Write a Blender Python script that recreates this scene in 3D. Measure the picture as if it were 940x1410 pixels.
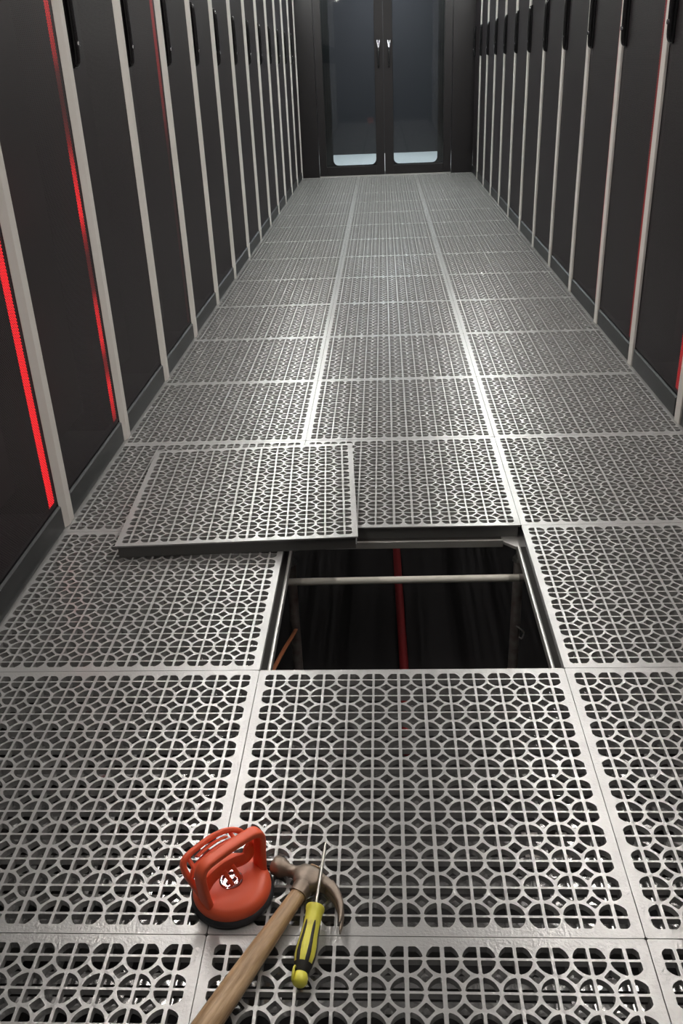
import bpy, bmesh, math, random
from mathutils import Vector, Matrix
from mathutils.geometry import delaunay_2d_cdt
random.seed(7)
S = bpy.context.scene
COL = S.collection
for o in list(bpy.data.objects): bpy.data.objects.remove(o)

# ------------------------------------------------------------------ camera
cam_d = bpy.data.cameras.new('camera'); cam = bpy.data.objects.new('camera', cam_d); COL.objects.link(cam)
RT = Vector((0.9984239919621813, 0.04034472278336514, -0.03901071157817195))
UP = Vector((0.016501567696791845, 0.4533453122610462, 0.8911822070230546))
FW = Vector((-0.05363982231374464, 0.8904214345996326, -0.4519650852307974))
m = Matrix((RT, UP, -FW)).transposed().to_4x4(); m.translation = Vector((0.26254, -0.81886, 1.07090))
cam.matrix_world = m
cam_d.sensor_fit = 'VERTICAL'; cam_d.sensor_height = 24.0; cam_d.lens = 1215.727/1410*24.0
cam_d.clip_start = 0.02
S.camera = cam
# ------------------------------------------------------------------ world, exposure
w = bpy.data.worlds.new('world'); S.world = w; w.use_nodes = True
w.node_tree.nodes['Background'].inputs[0].default_value = (0.9, 0.95, 1.0, 1)
w.node_tree.nodes['Background'].inputs[1].default_value = 0.02
S.view_settings.view_transform = 'Standard'; S.view_settings.look = 'None'
S.view_settings.gamma = 1; S.view_settings.use_curve_mapping = False
S.view_settings.exposure = 0.0
LAMP_POWER = 41.0        # emission of the linear lamps over the rack rows
LAMP_Z = 2.2

# ------------------------------------------------------------------ materials
def mat(name, col, rough=0.5, metal=0.0, spec=0.5, bump=None, vary=None, coat=0.0, emit=None):
    M = bpy.data.materials.new(name); M.use_nodes = True
    nt = M.node_tree; b = nt.nodes['Principled BSDF']
    b.inputs['Base Color'].default_value = (*col, 1)
    b.inputs['Roughness'].default_value = rough; b.inputs['Metallic'].default_value = metal
    b.inputs['Specular IOR Level'].default_value = spec; b.inputs['Coat Weight'].default_value = coat
    tc = nt.nodes.new('ShaderNodeTexCoord')
    if bump:
        sc, st, di = bump
        n = nt.nodes.new('ShaderNodeTexNoise'); n.inputs['Scale'].default_value = sc; n.inputs['Detail'].default_value = 3
        bp = nt.nodes.new('ShaderNodeBump'); bp.inputs['Strength'].default_value = st; bp.inputs['Distance'].default_value = di
        nt.links.new(tc.outputs['Object'], n.inputs['Vector']); nt.links.new(n.outputs['Fac'], bp.inputs['Height'])
        nt.links.new(bp.outputs['Normal'], b.inputs['Normal'])
    if vary:
        sc, lo, hi, col2 = vary
        n = nt.nodes.new('ShaderNodeTexNoise'); n.inputs['Scale'].default_value = sc; n.inputs['Detail'].default_value = 5
        r = nt.nodes.new('ShaderNodeValToRGB'); r.color_ramp.elements[0].position = lo; r.color_ramp.elements[1].position = hi
        r.color_ramp.elements[0].color = (*col, 1); r.color_ramp.elements[1].color = (*col2, 1)
        nt.links.new(tc.outputs['Object'], n.inputs['Vector']); nt.links.new(n.outputs['Fac'], r.inputs['Fac'])
        nt.links.new(r.outputs['Color'], b.inputs['Base Color'])
    if emit:
        b.inputs['Emission Color'].default_value = (*emit[0], 1); b.inputs['Emission Strength'].default_value = emit[1]
    return M

M_TILE = mat('tile_powder_coat', (0.42, 0.42, 0.415), 0.21, 0.25, 0.7, bump=(230, 0.42, 0.0017))
M_SKIRT = mat('tile_side', (0.16, 0.16, 0.155), 0.6, 0.2, bump=(60, 0.4, 0.001))
M_DAMP = mat('galvanised_damper', (0.5, 0.5, 0.5), 0.18, 0.75, bump=(90, 0.3, 0.001))
M_STEEL = mat('stringer_steel', (0.6, 0.6, 0.58), 0.42, 0.7, bump=(40, 0.2, 0.001))
M_GASKET = mat('stringer_gasket', (0.035, 0.033, 0.03), 0.6)
M_POST = mat('pedestal_steel', (0.42, 0.40, 0.38), 0.5, 0.4, vary=(30, 0.4, 0.7, (0.25, 0.20, 0.18)))
M_TUBE = mat('pale_tube', (0.82, 0.80, 0.72), 0.45, 0.0)
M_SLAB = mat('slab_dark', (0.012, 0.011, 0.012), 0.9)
M_RACK = mat('rack_black', (0.014, 0.013, 0.014), 0.5, 0.2)
M_PLINTH = mat('rack_plinth', (0.020, 0.021, 0.022), 0.38, 0.2)
M_STRIP = mat('light_grey_strip', (0.80, 0.77, 0.73), 0.45, 0.0, vary=(2.5, 0.3, 0.7, (0.74, 0.71, 0.66)))
M_BLK = mat('gloss_black', (0.012, 0.012, 0.013), 0.2, 0.0, 0.6)
M_CHROME = mat('chrome', (0.75, 0.76, 0.8), 0.15, 1.0)
M_DOOR = mat('door_black', (0.014, 0.012, 0.013), 0.35, 0.1)
M_CEIL = mat('ceiling_panel', (0.35, 0.35, 0.36), 0.8)
M_WALL = mat('room_wall', (0.02, 0.019, 0.022), 0.8)
M_WHITEF = mat('white_floor', (0.62, 0.66, 0.66), 0.5)
LAMP_RUN = [(0.5, (1.0, 0.93, 0.87)), (0.9, (1.0, 0.93, 0.87)), (1.7, (1.0, 0.95, 0.90)), (1.15, (1.0, 0.97, 0.93)), (1.2, (0.98, 1.0, 0.95)), (1.6, (0.97, 1.0, 0.96)), (1.9, (0.97, 1.0, 0.96)), (1.9, (0.97, 1.0, 0.97))]
M_LAMP = [mat('lamp_diffuser_%d' % i, (0.9, 0.9, 0.9), 0.5, emit=(c, LAMP_POWER*k)) for i, (k, c) in enumerate(LAMP_RUN)]
M_LAMPB = mat('lamp_diffuser_room', (0.9, 0.9, 0.9), 0.5, emit=((0.95, 0.98, 1.0), 42))
M_LAMPH = mat('lamp_housing', (0.7, 0.7, 0.7), 0.5)
M_ORANGE = mat('orange_plastic', (0.97, 0.15, 0.065), 0.42, 0.0, 0.5, bump=(400, 0.1, 0.0005))
M_RUBBER = mat('rubber', (0.035, 0.037, 0.042), 0.5)
M_RUST = mat('old_hammer_steel', (0.23, 0.185, 0.15), 0.42, 0.55, bump=(120, 0.3, 0.001), vary=(45, 0.35, 0.7, (0.34, 0.27, 0.21)))
M_YEL = mat('yellow_plastic', (0.93, 0.87, 0.11), 0.4, vary=(60, 0.55, 0.8, (0.66, 0.55, 0.10)))
M_GRIP = mat('black_grip', (0.03, 0.028, 0.025), 0.6)
M_SHAFT = mat('screwdriver_shaft', (0.72, 0.72, 0.66), 0.28, 0.85)
M_REDC = mat('red_cable', (0.22, 0.008, 0.01), 0.7)
M_COPPER = mat('orange_cable', (0.55, 0.20, 0.09), 0.5)

def mesh_mat():
    M = bpy.data.materials.new('perforated_steel'); M.use_nodes = True; nt = M.node_tree
    b = nt.nodes['Principled BSDF']; out = nt.nodes['Material Output']
    b.inputs['Base Color'].default_value = (0.036, 0.029, 0.032, 1); b.inputs['Roughness'].default_value = 0.55
    b.inputs['Metallic'].default_value = 0.1
    tc = nt.nodes.new('ShaderNodeTexCoord'); sp = nt.nodes.new('ShaderNodeSeparateXYZ')
    nt.links.new(tc.outputs['Object'], sp.inputs[0])
    def mth(op, a, bb=None):
        n = nt.nodes.new('ShaderNodeMath'); n.operation = op
        for i, v in enumerate((a, bb)):
            if v is None: continue
            if isinstance(v, (int, float)): n.inputs[i].default_value = v
            else: nt.links.new(v, n.inputs[i])
        return n.outputs[0]
    k = math.pi/0.0040
    cy = mth('COSINE', mth('MULTIPLY', sp.outputs['Y'], k)); cz = mth('COSINE', mth('MULTIPLY', sp.outputs['Z'], k))
    hole = mth('GREATER_THAN', mth('MULTIPLY', cy, cz), 0.30)
    tr = nt.nodes.new('ShaderNodeBsdfTransparent'); mx = nt.nodes.new('ShaderNodeMixShader')
    nt.links.new(hole, mx.inputs[0]); nt.links.new(b.outputs[0], mx.inputs[1]); nt.links.new(tr.outputs[0], mx.inputs[2])
    nt.links.new(mx.outputs[0], out.inputs[0])
    return M
M_MESH = mesh_mat()
def glass_mat():
    M = bpy.data.materials.new('tinted_glass'); M.use_nodes = True; nt = M.node_tree
    out = nt.nodes['Material Output']; nt.nodes.remove(nt.nodes['Principled BSDF'])
    g = nt.nodes.new('ShaderNodeBsdfGlossy'); g.inputs['Roughness'].default_value = 0.03
    t = nt.nodes.new('ShaderNodeBsdfTransparent'); t.inputs[0].default_value = (0.80, 0.84, 0.86, 1)
    f = nt.nodes.new('ShaderNodeFresnel'); f.inputs[0].default_value = 1.6
    mx = nt.nodes.new('ShaderNodeMixShader')
    nt.links.new(f.outputs[0], mx.inputs[0]); nt.links.new(t.outputs[0], mx.inputs[1]); nt.links.new(g.outputs[0], mx.inputs[2])
    nt.links.new(mx.outputs[0], out.inputs[0])
    return M
M_GLASS = glass_mat()
def wood_mat():
    M = mat('worn_wood', (0.42, 0.25, 0.12), 0.42, 0.0, 0.5); nt = M.node_tree; b = nt.nodes['Principled BSDF']
    tc = nt.nodes.new('ShaderNodeTexCoord'); mp = nt.nodes.new('ShaderNodeMapping'); mp.inputs['Scale'].default_value = (90, 9, 90)
    n = nt.nodes.new('ShaderNodeTexNoise'); n.inputs['Scale'].default_value = 1.2; n.inputs['Detail'].default_value = 6
    n.inputs['Roughness'].default_value = 0.65
    r = nt.nodes.new('ShaderNodeValToRGB'); e = r.color_ramp.elements
    e[0].position = 0.30; e[0].color = (0.26, 0.15, 0.07, 1); e[1].position = 0.72; e[1].color = (0.78, 0.56, 0.34, 1)
    c = e.new(0.5); c.color = (0.50, 0.325, 0.175, 1)
    bp = nt.nodes.new('ShaderNodeBump'); bp.inputs['Strength'].default_value = 0.3; bp.inputs['Distance'].default_value = 0.0008
    nt.links.new(tc.outputs['Object'], mp.inputs[0]); nt.links.new(mp.outputs[0], n.inputs['Vector'])
    nt.links.new(n.outputs['Fac'], r.inputs[0]); nt.links.new(r.outputs[0], b.inputs['Base Color'])
    nt.links.new(n.outputs['Fac'], bp.inputs['Height']); nt.links.new(bp.outputs[0], b.inputs['Normal'])
    return M
M_WOOD = wood_mat()

# ------------------------------------------------------------------ helpers
ORD = ['nearest', 'second', 'third', 'fourth', 'fifth', 'sixth', 'seventh', 'eighth', 'ninth', 'tenth', 'eleventh', 'twelfth', 'thirteenth', 'fourteenth']
def obj(name, verts, faces, m, parent=None, smooth=False):
    me = bpy.data.meshes.new(name); me.from_pydata([tuple(v) for v in verts], [], faces); me.update()
    me.materials.append(m)
    bm = bmesh.new(); bm.from_mesh(me); bmesh.ops.recalc_face_normals(bm, faces=bm.faces[:]); bm.to_mesh(me); bm.free()
    if smooth:
        for p in me.polygons: p.use_smooth = True
    o = bpy.data.objects.new(name, me); COL.objects.link(o)
    if parent: o.parent = parent
    return o
def thing(name, label, cat, loc=(0, 0, 0), rz=0, group=None):
    o = bpy.data.objects.new(name, None); COL.objects.link(o); o.location = loc; o.rotation_euler = (0, 0, rz)
    o.empty_display_size = 0.05
    o['label'] = label; o['category'] = cat
    if group: o['group'] = group
    return o
def tag(o, label, cat, group=None):
    o['label'] = label; o['category'] = cat
    if group: o['group'] = group
    return o
class MB:
    def __init__(s): s.v = []; s.f = []
    def add(s, v, f):
        n = len(s.v); s.v += [tuple(x) for x in v]; s.f += [tuple(i+n for i in q) for q in f]; return s
    def box(s, a, b):
        x0, y0, z0 = a; x1, y1, z1 = b
        v = [(x, y, z) for z in (z0, z1) for y in (y0, y1) for x in (x0, x1)]
        return s.add(v, [(0, 2, 3, 1), (4, 5, 7, 6), (0, 1, 5, 4), (2, 6, 7, 3), (0, 4, 6, 2), (1, 3, 7, 5)])
    def prism(s, pts, axis, a, b):
        n = len(pts); f3 = {'x': lambda p, t: (t, p[0], p[1]), 'y': lambda p, t: (p[0], t, p[1]), 'z': lambda p, t: (p[0], p[1], t)}[axis]
        v = [f3(p, a) for p in pts]+[f3(p, b) for p in pts]
        f = [tuple(range(n)), tuple(range(2*n-1, n-1, -1))]+[(i, (i+1) % n, (i+1) % n+n, i+n) for i in range(n)]
        return s.add(v, f)
    def loft(s, rings):
        n = len(rings[0]); v = [p for r in rings for p in r]; f = [tuple(range(n)), tuple(range(len(v)-n, len(v)))]
        for k in range(len(rings)-1):
            for i in range(n): f.append((k*n+i, k*n+(i+1) % n, (k+1)*n+(i+1) % n, (k+1)*n+i))
        return s.add(v, f)
    def sweep(s, pts, ra, rb=None, up=(0, 0, 1), n=12, ex=2.0):
        """ra: half width sideways, rb: half height along up (numbers or lists); ex: superellipse exponent"""
        pts = [Vector(p) for p in pts]; N = len(pts); up = Vector(up)
        ra = [ra]*N if isinstance(ra, (int, float)) else ra
        rb = ra if rb is None else ([rb]*N if isinstance(rb, (int, float)) else rb)
        rings = []
        for i in range(N):
            t = (pts[min(i+1, N-1)]-pts[max(i-1, 0)]).normalized()
            u = up-t*up.dot(t)
            if u.length < 1e-4: u = Vector((1, 0, 0))-t*t.x
            u.normalize(); sd = t.cross(u)
            ring = []
            for k in range(n):
                a = 2*math.pi*(k+0.5)/n; c, q = math.cos(a), math.sin(a)
                d = (abs(c)**ex+abs(q)**ex)**(-1/ex)
                ring.append(pts[i]+sd*(c*d*ra[i])+u*(q*d*rb[i]))
            rings.append(ring)
        return s.loft(rings)
    def lathe(s, prof, c=(0, 0, 0), n=40):
        return s.loft([[Vector((c[0]+r*math.cos(2*math.pi*k/n), c[1]+r*math.sin(2*math.pi*k/n), c[2]+z)) for k in range(n)] for r, z in prof])
    def build(s, name, m, parent=None, smooth=False, bevel=0, seg=2):
        o = obj(name, s.v, s.f, m, parent, smooth)
        if bevel:
            b = o.modifiers.new('bevel', 'BEVEL'); b.width = bevel; b.segments = seg; b.limit_method = 'ANGLE'; b.angle_limit = math.radians(35)
        if smooth:
            e = o.modifiers.new('split', 'EDGE_SPLIT'); e.split_angle = math.radians(50)
        return o
def box(name, a, b, m, parent=None, bevel=0): return MB().box(a, b).build(name, m, parent, bevel=bevel)
def struct(o): o['kind'] = 'structure'; return o
def smooth_path(pts, n=6):
    P = [Vector(p) for p in pts]; P = [2*P[0]-P[1]]+P+[2*P[-1]-P[-2]]; out = []
    for i in range(1, len(P)-2):
        a, b, c, d = P[i-1:i+3]
        for k in range(n):
            t = k/n
            out.append(0.5*((2*b)+(c-a)*t+(2*a-5*b+4*c-d)*t*t+(3*b-a-3*c+d)*t**3))
    out.append(P[-2]); return out
def dup(root):
    r = root.copy(); COL.objects.link(r)
    for ch in root.children:
        c = ch.copy(); COL.objects.link(c); c.parent = r
        for g in ch.children:
            d = g.copy(); COL.objects.link(d); d.parent = c
    return r

# ------------------------------------------------------------------ room
XL, XR, YE = -0.600, 1.200, 9.18
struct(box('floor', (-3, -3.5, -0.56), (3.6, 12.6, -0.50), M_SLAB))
struct(box('ceiling', (-3, -3.5, 2.6), (3.6, 12.6, 2.66), M_CEIL))
struct(box('wall_left', (-3.1, -3.5, -0.5), (-3.0, 12.6, 2.6), M_WALL))
struct(box('wall_right', (3.6, -3.5, -0.5), (3.7, 12.6, 2.6), M_WALL))
struct(box('wall_front', (-3, -3.6, -0.5), (3.6, -3.5, 2.6), M_WALL))
struct(box('wall_back', (-3, 11.75, -0.5), (3.6, 11.85, 2.6), M_WALL))
struct(box('floor_beyond', (-1.6, 9.602, -0.04), (2.2, 11.75, 0.0), M_WHITEF))

# ------------------------------------------------------------------ floor tile prototype
PT, EXT, RH = 0.0485, 0.0183, 0.0223
def tile_mesh():
    half = 0.2994; rc = 0.003
    outer = []
    for cx, cy, a0 in ((half-rc, half-rc, 0), (-half+rc, half-rc, 90), (-half+rc, -half+rc, 180), (half-rc, -half+rc, 270)):
        for k in range(4):
            a = math.radians(a0+30*k); outer.append((cx+rc*math.cos(a), cy+rc*math.sin(a)))
    bw = [0.0044]*12; bw[5] = bw[6] = 0.0058; bw[0] = bw[11] = 0.0050
    bh = [0.0036]*12; bh[5] = bh[6] = 0.0042
    loops = []
    for i in range(12):
        for j in range(12):
            cx, cy = (i-5.5)*PT, (j-5.5)*PT; a, b = bw[i]/2, bh[j]/2
            for sx in (-1, 1):
                for sy in (-1, 1):
                    ex = EXT if (i == 0 and sx < 0) or (i == 11 and sx > 0) else 9
                    ey = EXT if (j == 0 and sy < 0) or (j == 11 and sy > 0) else 9
                    X = math.sqrt(RH*RH-b*b); Y = math.sqrt(RH*RH-a*a)
                    pts = [(a, b+0.0008), (a+0.0008, b), (X-0.0022, b)]
                    t0 = math.asin(b/RH)+0.075; t1 = math.pi/2-math.asin(a/RH)-0.075
                    for k in range(7):
                        t = t0+(t1-t0)*k/6; pts.append((RH*math.cos(t), RH*math.sin(t)))
                    pts.append((a, Y-0.0022))
                    c = []
                    for x, y in pts:
                        if x > ex-0.0001: x = ex - (0.0010 if (y < b+0.0005 or y > 0.013) else 0)
                        if y > ey-0.0001: y = ey - (0.0010 if (x < a+0.0005 or x > 0.013) else 0)
                        if ex < 1 and ey < 1 and x > ex-0.003 and y > ey-0.003 and x+y > 2*EXT-0.002: x = y = ex-0.0012
                        q = (x, y)
                        if not c or (abs(c[-1][0]-x)+abs(c[-1][1]-y)) > 2e-4: c.append(q)
                    loops.append([(cx+sx*x, cy+sy*y) for x, y in (c if sx*sy > 0 else c[::-1])])
    D = 0.0111
    for i in range(11):
        for j in range(11):
            cx, cy = (i-5)*PT, (j-5)*PT; l = []
            for q in range(4):
                a = math.pi/2*q
                for (r, t) in ((D-0.0009, -0.09), (D-0.0009, 0.09), (D*0.715, math.pi/4)):
                    l.append((cx+r*math.cos(a+t), cy+r*math.sin(a+t)))
            loops.append(l)
    allv = [Vector(p) for p in outer]; faces = [list(range(len(outer)))]
    for l in loops:
        n = len(allv); allv += [Vector(p) for p in l]; faces.append(list(range(n, n+len(l))))
    V, E, F, ov, oe, of = delaunay_2d_cdt(allv, [], faces, 1, 1e-7)
    tri = [f for f, o in zip(F, of) if all(k == 0 for k in o)]
    # boundary edges of the solid region -> walls
    cnt = {}
    for f in tri:
        for k in range(len(f)):
            e = (f[k], f[(k+1) % len(f)]); key = (min(e), max(e)); cnt.setdefault(key, []).append(e)
    TH, LIP = 0.011, 0.004
    nv = len(V)
    def isout(p): return max(abs(p.x), abs(p.y)) > half-rc-1e-4
    vs = [(p.x, p.y, 0) for p in V]
    vs += [(p.x, p.y, -(LIP if isout(p) else TH)) for p in V]
    fs = [tuple(f) for f in tri]+[tuple(i+nv for i in reversed(f)) for f in tri]
    for key, es in cnt.items():
        if len(es) == 1: a, b = es[0]; fs.append((b, a, a+nv, b+nv))
    return vs, fs
tv, tf = tile_mesh()
def build_tile():
    t = thing('raised_floor_panel', '', 'floor tile'); t['kind'] = 'thing'
    me = bpy.data.meshes.new('grille'); me.from_pydata(tv, [], tf); me.update(); me.materials.append(M_TILE)
    g = bpy.data.objects.new('grille', me); COL.objects.link(g); g.parent = t
    s = MB(); e, k = 0.2935, 0.004
    s.box((-e, -e, -0.036), (e, -e+k, -0.0045)); s.box((-e, e-k, -0.036), (e, e, -0.0045))
    s.box((-e, -e+k, -0.036), (-e+k, e-k, -0.0045)); s.box((e-k, -e+k, -0.036), (e, e-k, -0.0045))
    s.build('side_skirt', M_SKIRT, t)
    d = MB(); q = e-k; p = 0.75*PT
    n = int(2*q/p)
    for i in range(n+1):
        y = -0.2667+p*(i+0.15)-0.008
        if y+0.015 < q and y > -q: d.box((-q, y, -0.026), (q, y+0.018, -0.0235))
    for i in range(7):
        x = (i-3)*2*PT; d.box((x-0.005, -q, -0.0275), (x+0.005, q, -0.0258))
    d.build('damper_plate', M_DAMP, t)
    return t
proto_tile = build_tile(); used = [False]
def put_tile(loc, rz, label, group):
    t = dup(proto_tile) if used[0] else proto_tile
    used[0] = True; t.location = loc; t.rotation_euler = (0, 0, rz); t['label'] = label; t['group'] = group
    return t
COLN = ['left', 'middle', 'right']
NUM = ['', 'one row', 'two rows', 'three rows', 'four rows', 'five rows', 'six rows', 'seven rows', 'eight rows', 'nine rows', 'ten rows', 'eleven rows', 'twelve rows', 'thirteen rows']
for r in range(-1, 16):
    for c in range(3):
        if (r, c) == (1, 1): continue
        if r == 15 and False: continue
        side = COLN[c]
        if r == 1: lab = 'perforated grey floor tile directly to the %s of the open hole' % side
        elif r == 0: lab = {0: 'perforated grey floor tile left of the suction lifter, before the hole', 1: 'perforated grey floor tile before the open hole, hammer head and screwdriver on it', 2: 'perforated grey floor tile right of the one carrying the hammer head'}[c]
        elif r == -1: lab = 'perforated grey floor tile cut by the photo\'s lower edge, %s column' % side
        elif r == 15: lab = 'perforated grey floor tile under the closed glass doors, %s column' % side
        elif r == 2 and c == 0: lab = 'perforated grey floor tile mostly under the loose lifted tile'
        elif r == 2 and c == 1: lab = 'perforated grey floor tile at the far edge of the hole, partly covered'
        else: lab = 'perforated grey floor tile, %s column, %s beyond the open hole' % (side, NUM[r-1])
        dx = random.uniform(-0.0002, 0.0002)
        put_tile((-0.3+0.6*c+dx, 0.3+0.6*r, 0), 0, lab, 'perforated raised floor tiles')
# the hole is row 1 (y 0.6 - 1.2), middle column; the tile lifted out of it:
put_tile((-0.129, 1.366, 0.0375), math.radians(3.1), 'loose perforated tile lifted out and lying skewed beside the open hole', 'perforated raised floor tiles')

# ------------------------------------------------------------------ understructure by the hole
HN = 0.0365
def stringer(x0, y0, x1, y1, lab):
    hz = (x0+x1)/2, (y0+y1)/2
    L = math.hypot(x1-x0, y1-y0)-0.09
    rz = math.atan2(y1-y0, x1-x0)
    t = thing('stringer', lab, 'support beam', (hz[0], hz[1], -HN), rz, 'steel stringers under the floor')
    MB().box((-L/2, -0.0135, -0.020), (L/2, 0.0135, 0)).build('beam', M_STEEL, t, bevel=0.0015)
    MB().box((-L/2+0.004, -0.0065, 0), (L/2-0.004, 0.0065, 0.0005)).build('gasket', M_GASKET, t)
stringer(0, 0.6, 0, 1.2, 'steel stringer along the left edge of the open hole')
stringer(0.6, 0.6, 0.6, 1.2, 'steel stringer along the right edge of the open hole')
stringer(0, 1.2, 0.6, 1.2, 'steel stringer along the far edge of the open hole')
stringer(0, 0.6, 0.6, 0.6, 'steel stringer along the near edge of the open hole')
def pedestal(x, y, lab):
    t = thing('pedestal', lab, 'floor pedestal', (x, y, -0.5), 0, 'pedestals under the raised floor')
    h = MB(); a, b = 0.045, 0.018
    h.prism([(-a, -b), (-b, -a), (b, -a), (a, -b), (a, b), (b, a), (-b, a), (-a, b)], 'z', 0.5-HN-0.010, 0.5-HN-0.0004)
    h.build('head_plate', M_STEEL, t, bevel=0.0015)
    MB().sweep([(0, 0, 0.30), (0, 0, 0.5-HN-0.010)], 0.009, n=14).build('threaded_rod', M_STEEL, t, True)
    MB().lathe([(0.001, 0.395), (0.017, 0.395), (0.017, 0.405), (0.001, 0.405)], n=6).build('nut', M_STEEL, t)
    MB().lathe([(0.001, 0.004), (0.0135, 0.004), (0.0135, 0.392), (0.001, 0.392)], n=20).build('post_tube', M_POST, t, True)
    MB().box((-0.05, -0.05, 0), (0.05, 0.05, 0.004)).build('base_plate', M_POST, t)
    return t
pedestal(0, 1.2, 'steel pedestal at the hole\'s far left corner')
pr = pedestal(0.6, 1.2, 'steel pedestal at the hole\'s far right corner')
pedestal(0, 0.6, 'steel pedestal at the hole\'s near left corner')
pedestal(0.6, 0.6, 'steel pedestal at the hole\'s near right corner')
clip = MB().sweep(smooth_path([(0.0, -0.0145, 0.20), (0.012, -0.018, 0.192), (0.022, -0.016, 0.178), (0.018, -0.014, 0.158), (0.010, -0.015, 0.163)]), 0.0022, n=8)
clip.build('wire_clip', M_STEEL, pr, True)
t = thing('cross_tube', 'pale round tube running across the open hole below the tiles', 'tube', (0.3, 1.135, -0.12))
MB().sweep([(-0.335, -0.004, 0), (0.335, 0.004, 0)], 0.0095, n=18).build('tube', M_TUBE, t, True)
MB().sweep([(0.292, 0.0035, 0), (0.335, 0.004, 0)], 0.0105, n=18).build('end_sleeve', M_POST, t, True)
t = tag(MB().sweep(smooth_path([(0.300, 0.9, -0.486), (0.299, 1.2, -0.486), (0.296, 1.4, -0.486), (0.290, 1.75, -0.486), (0.285, 2.2, -0.486)]), 0.0135, n=12).build('red_cable', M_REDC, None, True),
        'thick red cable lying on the slab deep in the hole', 'cable')
t = tag(MB().sweep(smooth_path([(0.004, 1.178, -0.30), (-0.002, 1.13, -0.29), (-0.012, 1.05, -0.27), (-0.028, 0.93, -0.25), (-0.045, 0.80, -0.24), (-0.06, 0.66, -0.245)]), 0.0055, 0.003, n=8).build('orange_cable', M_COPPER, None, True),
        'thin orange cable hanging at the left side of the open hole', 'cable')

# ------------------------------------------------------------------ racks
RW, RHt, SW = 0.605, 2.08, 0.072
def build_rack():
    t = thing('server_rack', '', 'server rack')
    # cabinet carcass behind the door, open to the front
    s = MB(); D = 0.9
    s.box((-D, 0.0015, 0.0), (-0.055, RW-0.0015, 0.0015+0.02)); s.box((-D, 0.0015, RHt-0.02), (-0.004, RW-0.0015, RHt))
    s.box((-D, 0.0015, 0.02), (-0.004, 0.02, RHt-0.02)); s.box((-D, RW-0.02, 0.02), (-0.004, RW-0.0015, RHt-0.02))
    s.box((-D, 0.02, 0.02), (-D+0.01, RW-0.02, RHt-0.02))
    s.box((-0.14, 0.02, 0.09), (-0.13, RW-0.02, RHt-0.02))
    s.build('cabinet', M_RACK, t)
    MB().prism([(0.0, 0.0), (0.006, 0.004), (0.006, 0.066), (0.0, 0.070), (-0.02, 0.070), (-0.02, 0.0)], 'y', 0.0015, RW-SW).build('plinth', M_PLINTH, t)
    d = MB().box((-0.0002, 0.004, 0.076), (0, RW-SW-0.003, RHt-0.004)).build('mesh_door', M_MESH, t)
    f = MB()
    f.box((-0.0115, 0.002, 0.074), (-0.0018, 0.012, RHt-0.003)); f.box((-0.0115, RW-SW-0.009, 0.074), (-0.0018, RW-SW-0.001, RHt-0.003))
    f.box((-0.0115, 0.012, 0.074), (-0.0018, RW-SW-0.009, 0.084)); f.box((-0.0115, 0.012, RHt-0.013), (-0.0018, RW-SW-0.009, RHt-0.003))
    f.build('door_frame', M_RACK, d)
    # handle on the left edge of the door: a bowed bar
    hy = 0.030
    MB().sweep(smooth_path([(0.006, hy, 1.096), (0.012, hy, 1.102), (0.0155, hy, 1.125), (0.0165, hy, 1.19), (0.0165, hy, 1.25), (0.0155, hy, 1.31), (0.012, hy, 1.334), (0.006, hy, 1.342)], 4),
               [0.004, 0.006]+[0.0085]*25+[0.006, 0.004], [0.006, 0.009]+[0.0105]*25+[0.009, 0.006], up=(0, 1, 0), n=14, ex=2.6).build('handle', M_BLK, d, True)
    MB().box((0.0002, hy-0.015, 1.088), (0.009, hy+0.015, 1.350)).build('handle_plate', M_BLK, d, bevel=0.003)
    lk = MB().sweep([(0.020, hy+0.002, 1.150), (0.0275, hy+0.002, 1.150)], 0.0075, n=16); lk.build('lock', M_CHROME, d, True)
    # light grey trim strip
    p = [(0.0, RW-SW), (0.001, RW-SW), (0.0110, RW-SW+0.028), (0.0095, RW-0.006), (0.008, RW-0.002), (0.0, RW-0.002)]
    MB().prism(p, 'z', 0.001, RHt).build('trim_strip', M_STRIP, t)
    return t
def led(rack, key, pts, wd):
    # one lamp strip whose brightness varies along its length (z, strength)
    M = mat('red_lamp_%s_%d' % key, (0.3, 0.01, 0.01), 0.5, emit=((1.0, 0.012, 0.02), 1.0)); nt = M.node_tree
    tc = nt.nodes.new('ShaderNodeTexCoord'); sp = nt.nodes.new('ShaderNodeSeparateXYZ'); mr = nt.nodes.new('ShaderNodeMath'); mr.operation = 'DIVIDE'
    mr.inputs[1].default_value = 2.0
    r = nt.nodes.new('ShaderNodeValToRGB'); mu = nt.nodes.new('ShaderNodeMath'); mu.operation = 'MULTIPLY'; mu.inputs[1].default_value = 16.0
    e = r.color_ramp.elements
    gain = 0.32 if key == ('L', 1) else 0.25 if key == ('L', 3) else 0.3 if key[0] == 'L' else 0.55
    for i, (z, v) in enumerate(pts):
        v *= gain
        q = e[i] if i < 2 else e.new(1.0)
        q.position = z/2.0; q.color = (v/16, v/16, v/16, 1)
    nt.links.new(tc.outputs['Object'], sp.inputs[0]); nt.links.new(sp.outputs['Z'], mr.inputs[0]); nt.links.new(mr.outputs[0], r.inputs[0])
    nt.links.new(r.outputs[0], mu.inputs[0]); nt.links.new(mu.outputs[0], nt.nodes['Principled BSDF'].inputs['Emission Strength'])
    y1 = RW-SW-0.010
    MB().box((-0.0050, y1-wd, 0.085), (-0.0042, y1, 1.9)).build('indicator_light', M, rack)['label'] = 'red glow behind the perforated door'
proto = build_rack(); ru = [False]
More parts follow.
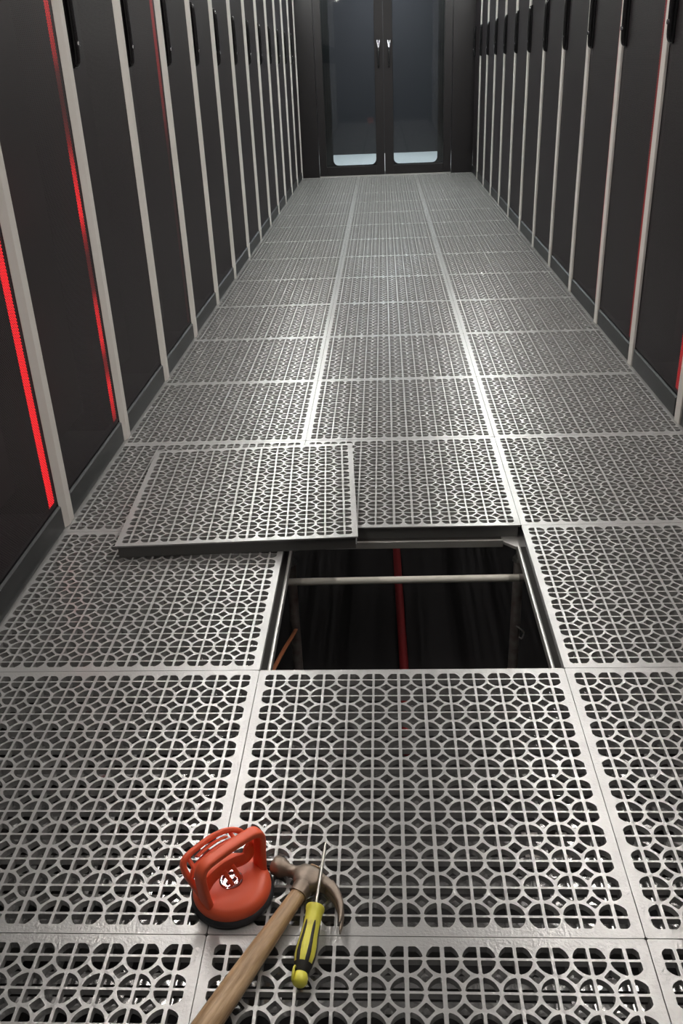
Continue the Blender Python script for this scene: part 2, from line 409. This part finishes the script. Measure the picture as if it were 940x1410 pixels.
leds = {('L', 0): ([(0.08, 12), (0.8, 12), (0.95, 4), (1.1, 2), (1.9, 2)], 0.036),
        ('L', 1): ([(0.08, 0.5), (0.11, 5), (0.20, 9), (0.25, 2), (0.29, 1.5), (0.34, 8), (0.44, 7), (0.50, 1.0), (0.60, 0.5), (0.66, 3), (0.72, 10), (0.84, 6), (0.92, 1.0), (1.0, 0.3), (1.08, 0.5), (1.13, 3.0), (1.25, 5), (1.9, 5)], 0.034),
        ('L', 3): ([(0.78, 0.0), (0.92, 1.5), (1.12, 3.0), (1.5, 4.0)], 0.04),
        ('R', 0): ([(0.08, 3.0), (0.5, 2.4), (0.8, 1.2), (1.9, 0.8)], 0.04),
        ('R', 1): ([(0.08, 2.0), (0.4, 2.4), (0.8, 1.2), (1.9, 0.8)], 0.035),
        ('R', 2): ([(0.08, 1.0), (0.4, 1.8), (0.8, 1.2), (1.9, 0.8)], 0.035),
        ('R', 3): ([(0.08, 1.2), (0.4, 2.2), (0.8, 1.0), (1.9, 0.7)], 0.035),
        ('R', 4): ([(0.08, 1.2), (0.4, 1.4), (0.8, 0.8), (1.9, 0.5)], 0.035)}
racks = []
for side in ('L', 'R'):
    for k in range(14 if side == 'L' else 13):
        t = dup(proto) if ru[0] else proto
        ru[0] = True; racks.append((side, k, t))
        extra = ''
        if side == 'L' and k == 0: extra = ', bright red edge light'
        if side == 'L' and k == 1: extra = ', broken red glow'
        n = ORD[k]+' from the camera' if k else 'nearest to the camera'
        t['label'] = 'black mesh-door rack, %s row, %s%s' % ('left' if side == 'L' else 'right', n, extra)
        t['group'] = 'server racks in the %s row' % ('left' if side == 'L' else 'right')
        if side == 'L': t.location = (XL, 1.286-RW+0.605*k, 0.001)
        else: t.location = (XR, 1.254+0.605+0.61*(k), 0.001); t.rotation_euler = (0, 0, math.pi)
for side, k, t in racks:
    if (side, k) in leds: led(t, (side, k), *leds[(side, k)])

# ------------------------------------------------------------------ end doors
def leaf(name, x0, x1, gx0, gx1, bx0, bx1, hx):
    t = bpy.data.objects.new(name, None); COL.objects.link(t); t['kind'] = 'structure'; t.location = ((x0+x1)/2, YE, 0)
    ox = -(x0+x1)/2; X = lambda v: v+ox
    zt, zb, gz0, gz1 = 2.08, 0.012, 0.10, 1.98
    MB().box((X(x0)+0.002, 0, zb), (X(gx0), 0.045, zt)).build('stile', M_DOOR, t, bevel=0.002)
    MB().box((X(gx1), 0, zb), (X(x1)-0.002, 0.045, zt)).build('stile', M_DOOR, t, bevel=0.002)
    MB().box((X(gx0), 0, zb), (X(gx1), 0.045, gz0)).build('rail', M_DOOR, t, bevel=0.002)
    MB().box((X(gx0), 0, gz1), (X(gx1), 0.045, zt)).build('rail', M_DOOR, t, bevel=0.002)
    MB().box((X(gx0), 0.014, gz0), (X(gx1), 0.020, gz1)).build('glass_pane', M_GLASS, t)
    # black printed border with rounded corners behind the pane: sides, and corner fillets
    b = MB(); r = 0.055; z0 = 0.112
    if bx0-gx0 > 0.002: b.box((X(gx0), 0.023, gz0), (X(bx0), 0.025, gz1))
    if gx1-bx1 > 0.002: b.box((X(bx1), 0.023, gz0), (X(gx1), 0.025, gz1))
    b.box((X(bx0), 0.023, gz0), (X(bx1), 0.025, z0))
    for cx, sg in ((bx0, 1), (bx1, -1)):
        pts = [(X(cx), z0)]+[(X(cx+sg*(r-r*math.sin(math.radians(9*k)))), z0+r-r*math.cos(math.radians(9*k))) for k in range(11)]
        b.prism(pts, 'y', 0.023, 0.025)
    b.build('glazing_border', M_DOOR, t)
    h = MB().sweep(smooth_path([(X(hx), -0.002, 1.03), (X(hx), -0.035, 1.05), (X(hx), -0.042, 1.13), (X(hx), -0.030, 1.20)], 5), 0.013, 0.009, up=(1, 0, 0), n=12)
    h.build('handle', M_BLK, t, True)
    c = MB(); 
    for sg in (-1, 1): c.sweep([(X(hx), -0.030, 1.19), (X(hx)+sg*0.007, -0.016, 1.235), (X(hx)+sg*0.013, -0.003, 1.27)], 0.0035, n=8)
    c.build('handle_bracket', M_CHROME, t, True)
leaf('door_1', -0.412, 0.281, -0.334, 0.192, -0.262, 0.190, 0.232)
leaf('door_2', 0.281, 0.975, 0.374, 0.893, 0.376, 0.832, 0.338)
struct(box('trim_1', (-0.600, YE, 0.001), (-0.414, YE+0.05, 2.08), M_DOOR, bevel=0.002))
struct(box('trim_2', (0.977, YE, 0.001), (1.200, YE+0.05, 2.08), M_DOOR, bevel=0.002))
struct(box('trim_3', (-0.600, YE, 2.082), (1.200, YE+0.05, 2.30), M_DOOR))
struct(box('trim_4', (-0.412, YE+0.002, 0.0), (0.975, YE+0.05, 0.010), M_STEEL))

# ------------------------------------------------------------------ lamps over the rows
def lamp(x, y, z, L, wd, lab, m):
    t = thing('linear_lamp', lab, 'ceiling lamp', (x, y, z), 0, 'linear lamps above the racks')
    MB().box((-wd/2-0.01, -L/2, 0.012), (wd/2+0.01, L/2, 0.05)).build('housing', M_LAMPH, t)
    MB().box((-wd/2, -L/2+0.01, 0), (wd/2, L/2-0.01, 0.0115)).build('diffuser', m, t)
    for sy in (-0.35, 0.35): MB().box((-0.003, L*sy-0.003, 0.05), (0.003, L*sy+0.003, 2.6-z)).build('hanger', M_LAMPH, t)
for i in range(8):
    for x, s in ((-0.60, 'left'), (1.20, 'right')):
        lamp(x, -0.3+1.3*i, LAMP_Z, 1.28, 0.06, 'long white lamp above the %s rack row, %s from the camera' % (s, ORD[i]), M_LAMP[i])
lamp(0.3, 10.7, 2.4, 1.2, 0.5, 'flat lamp in the room beyond the glass doors', M_LAMPB)

# ------------------------------------------------------------------ suction lifter
def suction():
    t = thing('suction_lifter', 'orange plastic suction cup lifter with arched handle and lever', 'suction lifter', (0.027, 0.067, 0.0003), math.radians(44.5))
    MB().lathe([(0.001, 0.0), (0.0575, 0.0), (0.0600, 0.0025), (0.0595, 0.009), (0.055, 0.0125), (0.001, 0.0125)], n=64).build('rubber_pad', M_RUBBER, t, True)
    prof = [(0.001, 0.011), (0.0560, 0.011), (0.0568, 0.014), (0.0562, 0.019), (0.0535, 0.0245), (0.048, 0.0285), (0.036, 0.0305), (0.0172, 0.0305), (0.0166, 0.029), (0.0166, 0.023), (0.001, 0.023)]
    MB().lathe(prof, n=64).build('cup_shell', M_ORANGE, t, True)
    MB().lathe([(0.0115, 0.0231), (0.0162, 0.0231), (0.0162, 0.0315), (0.0145, 0.032), (0.0125, 0.0315), (0.0115, 0.028)], n=40).build('metal_ring', M_CHROME, t, True)
    MB().lathe([(0.001, 0.0231), (0.0114, 0.0231), (0.0114, 0.0236), (0.001, 0.0236)], n=30).build('pin_well', M_GRIP, t)
    MB().sweep([(-0.008, 0, 0.029), (0.008, 0, 0.029)], 0.0028, n=12).build('metal_pin', M_CHROME, t, True)
    # fixed arch handle (local x = along the handle, local y = away to the upper left)
    a = MB()
    V = -0.006
    pts = smooth_path([(u, V, z) for u, z in [(-0.046, 0.022), (-0.0485, 0.045), (-0.0505, 0.072), (-0.0495, 0.087), (-0.042, 0.096), (-0.026, 0.0985), (0, 0.0995), (0.024, 0.0985), (0.041, 0.0968), (0.0505, 0.090), (0.0520, 0.077), (0.049, 0.05), (0.047, 0.022)]], 4)
    n = len(pts); wy = [0.0085+0.004*(abs(i/(n-1)-.5)*2)**2 for i in range(n)]
    a.sweep(pts, 0.0052, wy, up=(0, 1, 0), n=20, ex=5)
    a.build('handle', M_ORANGE, t, True)
    # lever: thinner arch leaning away, with web and prongs that grip the pin
    l = MB(); UPL = (0, 0.75, -0.65)
    lp = smooth_path([(-0.047, 0.004, 0.030), (-0.052, 0.016, 0.050), (-0.0555, 0.026, 0.067), (-0.054, 0.032, 0.079), (-0.045, 0.034, 0.0855), (-0.025, 0.035, 0.0885), (0.0, 0.035, 0.0895), (0.022, 0.033, 0.086), (0.038, 0.027, 0.078), (0.0455, 0.016, 0.064), (0.0465, 0.006, 0.046)], 4)
    l.sweep(lp, 0.0040, 0.0060, up=UPL, n=16, ex=4)
    ip = smooth_path([(-0.050, 0.017, 0.063), (-0.044, 0.020, 0.0715), (-0.025, 0.022, 0.0775), (0, 0.022, 0.079), (0.022, 0.020, 0.0765), (0.036, 0.015, 0.070), (0.043, 0.009, 0.062)], 4)
    l.sweep(ip, 0.0036, 0.0052, up=UPL, n=12, ex=4)
    # recessed floor between the two rails, open near both ends
    l.sweep(smooth_path([(-0.034, 0.0275, 0.0805), (-0.018, 0.029, 0.083), (0, 0.029, 0.084), (0.016, 0.0275, 0.082)], 4), 0.0018, 0.0085, up=UPL, n=10, ex=5)
    for bx, z in ((-0.045, 0.0785), (0.026, 0.0785)):
        l.sweep([(bx, 0.019, z-0.004), (bx, 0.033, z+0.005)], 0.0032, 0.0028, n=10)
    # web across the arch opening
    l.sweep(smooth_path([(-0.043, 0.002, 0.045), (-0.031, 0.003, 0.0535), (-0.012, 0.004, 0.0565), (0.008, 0.004, 0.0545), (0.024, 0.004, 0.049), (0.034, 0.004, 0.050), (0.041, 0.005, 0.062), (0.044, 0.008, 0.070)], 5),
            0.0032, 0.0090, up=(0, 0.25, 1), n=16, ex=4)
    for px in (-0.009, 0.0055):
        l.sweep(smooth_path([(px, 0.002, 0.054), (px+0.002, -0.003, 0.045), (px+0.004, -0.0065, 0.035), (px+0.006, -0.008, 0.0275)], 4), 0.0031, 0.0034, up=(0, 1, 0), n=10, ex=3)
    l.build('lever', M_ORANGE, t, True)
suction()

# ------------------------------------------------------------------ hammer (local q = towards claw, h = along the handle)
def hammer():
    hd = Vector((-0.119, -0.236)).normalized(); c0 = Vector((0.137, 0.081))
    rz = math.atan2(hd.y, hd.x)+math.pi/2      # local -y runs down the handle
    t = thing('claw_hammer', 'old claw hammer with rusty brown head and worn wooden handle', 'hammer', (c0.x, c0.y, 0.0005), rz)
    zc = 0.0145
    H = MB()
    # poll, neck and cheek (local +x = claw side after the rotation)
    def ring(x, y, ry, rzz, ex, dirv=(1, 0), n=24, zo=0):
        d = Vector(dirv).normalized(); nrm = Vector((-d.y, d.x)); out = []
        for k in range(n):
            a = 2*math.pi*(k+.5)/n; c, s_ = math.cos(a), math.sin(a); q = (abs(c)**ex+abs(s_)**ex)**(-1/ex)
            p = Vector((x, y))+nrm*(c*q*ry); out.append((p.x, p.y, zc+zo+s_*q*rzz))
        return out
    H.loft([ring(-0.060, 0.000, 0.0120, 0.0125, 2.2), ring(-0.0585, 0, 0.0136, 0.0138, 2.2), ring(-0.046, 0, 0.0138, 0.0140, 2.2), ring(-0.0425, 0, 0.0125, 0.0128, 2.2),
            ring(-0.036, 0.001, 0.0088, 0.0095, 2.2), ring(-0.026, 0.002, 0.0086, 0.0092, 2.4), ring(-0.0195, 0.002, 0.0115, 0.0110, 3), ring(-0.0155, 0.000, 0.0175, 0.0130, 4),
            ring(-0.002, -0.001, 0.0195, 0.0138, 5), ring(0.0135, 0.000, 0.0180, 0.0132, 4), ring(0.0175, 0.002, 0.0130, 0.0120, 3),
            ring(0.026, 0.003, 0.0095, 0.0120, 3, (1, -0.15)), ring(0.036, 0.0005, 0.0080, 0.0125, 3, (1, -0.45))])
    for sg in (-1, 1):
        st = [(0.034, 0.0015, 0.0082, 0.0058, (1, -0.40)), (0.045, -0.004, 0.0072, 0.0058, (1, -0.60)), (0.055, -0.011, 0.0062, 0.0056, (1, -0.85)), (0.064, -0.020, 0.0050, 0.0053, (1, -1.2)),
              (0.071, -0.030, 0.0038, 0.0050, (1, -1.7)), (0.0765, -0.041, 0.0026, 0.0046, (1, -2.3)), (0.0795, -0.050, 0.0012, 0.0042, (1, -2.8))]
        H.loft([ring(x, y, a, b, 3, d, 16, sg*(0.0068+0.0003*i)) for i, (x, y, a, b, d) in enumerate(st)])
    H.sweep([(0.0, -0.012, zc), (0.0, -0.030, zc)], [0.0145, 0.0128], [0.0135, 0.0118], up=(0, 0, 1), n=20, ex=3)
    H.build('hammer_head', M_RUST, t, True)
    W = MB()
    st = [(-0.0285, 0.0112, 0.0102), (-0.045, 0.0118, 0.0105), (-0.075, 0.0125, 0.0105), (-0.12, 0.0142, 0.0112), (-0.17, 0.0158, 0.0122), (-0.22, 0.0168, 0.0130), (-0.262, 0.0172, 0.0134), (-0.272, 0.0165, 0.0128), (-0.276, 0.012, 0.0095)]
    W.sweep([(0, y, zc-0.0002) for y, a, b in st], [a for y, a, b in st], [b for y, a, b in st], up=(0, 0, 1), n=24, ex=2.3)
    W.build('handle', M_WOOD, t, True)
    WE = MB().sweep([(0, 0.0195, zc), (0, 0.0212, zc)], 0.0105, 0.0085, n=16, ex=3); WE.build('handle_end', M_WOOD, t, True)
hammer()

# ------------------------------------------------------------------ screwdriver
def screwdriver():
    a = Vector((0.137, -0.079, 0.0150)); b = Vector((0.1515, 0.026, 0.0265)); tip = Vector((0.1605, 0.128, 0.0395))
    t = thing('screwdriver', 'yellow and black screwdriver leaning with its thin shaft across the hammer head', 'screwdriver', (a.x, a.y, 0.0))
    d = (b-a).normalized(); L = (b-a).length; o = Vector((a.x, a.y, 0)); A = a-o
    P = lambda s: A+d*s
    def R(s):     # handle radius at distance s from the end
        ks = [(0.018, 0.0098), (0.024, 0.0122), (0.034, 0.0140), (0.046, 0.0138), (0.060, 0.0122), (0.075, 0.0115), (0.090, 0.0116), (0.098, 0.0120), (0.101, 0.0132), (0.105, 0.0132), (0.1065, 0.0105)]
        for (s0, r0), (s1, r1) in zip(ks, ks[1:]):
            if s0 <= s <= s1: return r0+(r1-r0)*(s-s0)/(s1-s0)
        return ks[-1][1]
    ss = [0.018, 0.021, 0.024, 0.029, 0.034, 0.040, 0.046, 0.053, 0.060, 0.068, 0.075, 0.083, 0.090, 0.098, 0.101, 0.105, 0.1065]
    MB().sweep([P(s) for s in ss], [R(s) for s in ss], n=28).build('handle', M_YEL, t, True)
    # black rubber inlays along the handle
    side = d.cross(Vector((0, 0, 1))).normalized(); up = side.cross(d).normalized()
    for k in range(6):
        ang = math.radians(60*k+62); g = MB(); rings = []
        for i in range(15):
            s = 0.022+0.058*i/14; hw = 0.18 if i < 12 else 0.18*math.sqrt(max(0.03, 1-((i-11)/3.2)**2))
            hw *= 1.0+0.45*max(0, 1-abs(s-0.024)/0.022)
            r = R(s); ring = []
            for rr, fa in ((r-0.001, -1), (r+0.0006, -0.85), (r+0.0009, -0.3), (r+0.0009, 0.3), (r+0.0006, 0.85), (r-0.001, 1)):
                q = ang+fa*hw; ring.append(P(s)+side*(math.cos(q)*rr)+up*(math.sin(q)*rr))
            rings.append(ring)
        g.loft(rings); g.build('grip_inlay', M_GRIP, t, True)
    MB().sweep([P(0.010), P(0.013), P(0.018), P(0.0225)], [0.0075, 0.0098, 0.0108, 0.0128], n=24).build('grip_neck', M_GRIP, t, True)
    e = MB().sweep([P(-0.0065), P(-0.005), P(-0.001), P(0.006), P(0.0105)], [0.003, 0.0075, 0.0102, 0.0102, 0.0085], n=24)
    e.build('end_cap', M_YEL, t, True)
    cc = P(0.0065)-side*0.0085+up*0.006; lp = [cc+(d*0.0085*math.cos(q)+up*0.0062*math.sin(q)) for q in [2*math.pi*i/16 for i in range(17)]]
    MB().sweep(lp, 0.0020, 0.0016, up=tuple(side), n=8).build('hanging_loop', M_YEL, t, True)
    sh = MB(); B = b-o; T = tip-o
    sh.sweep([B, B+(T-B)*0.9], 0.0022, n=14); sh.sweep([B+(T-B)*0.9, B+(T-B)*0.96, T], [0.0022, 0.0016, 0.0007], n=10)
    sh.build('shaft', M_SHAFT, t, True)
screwdriver()
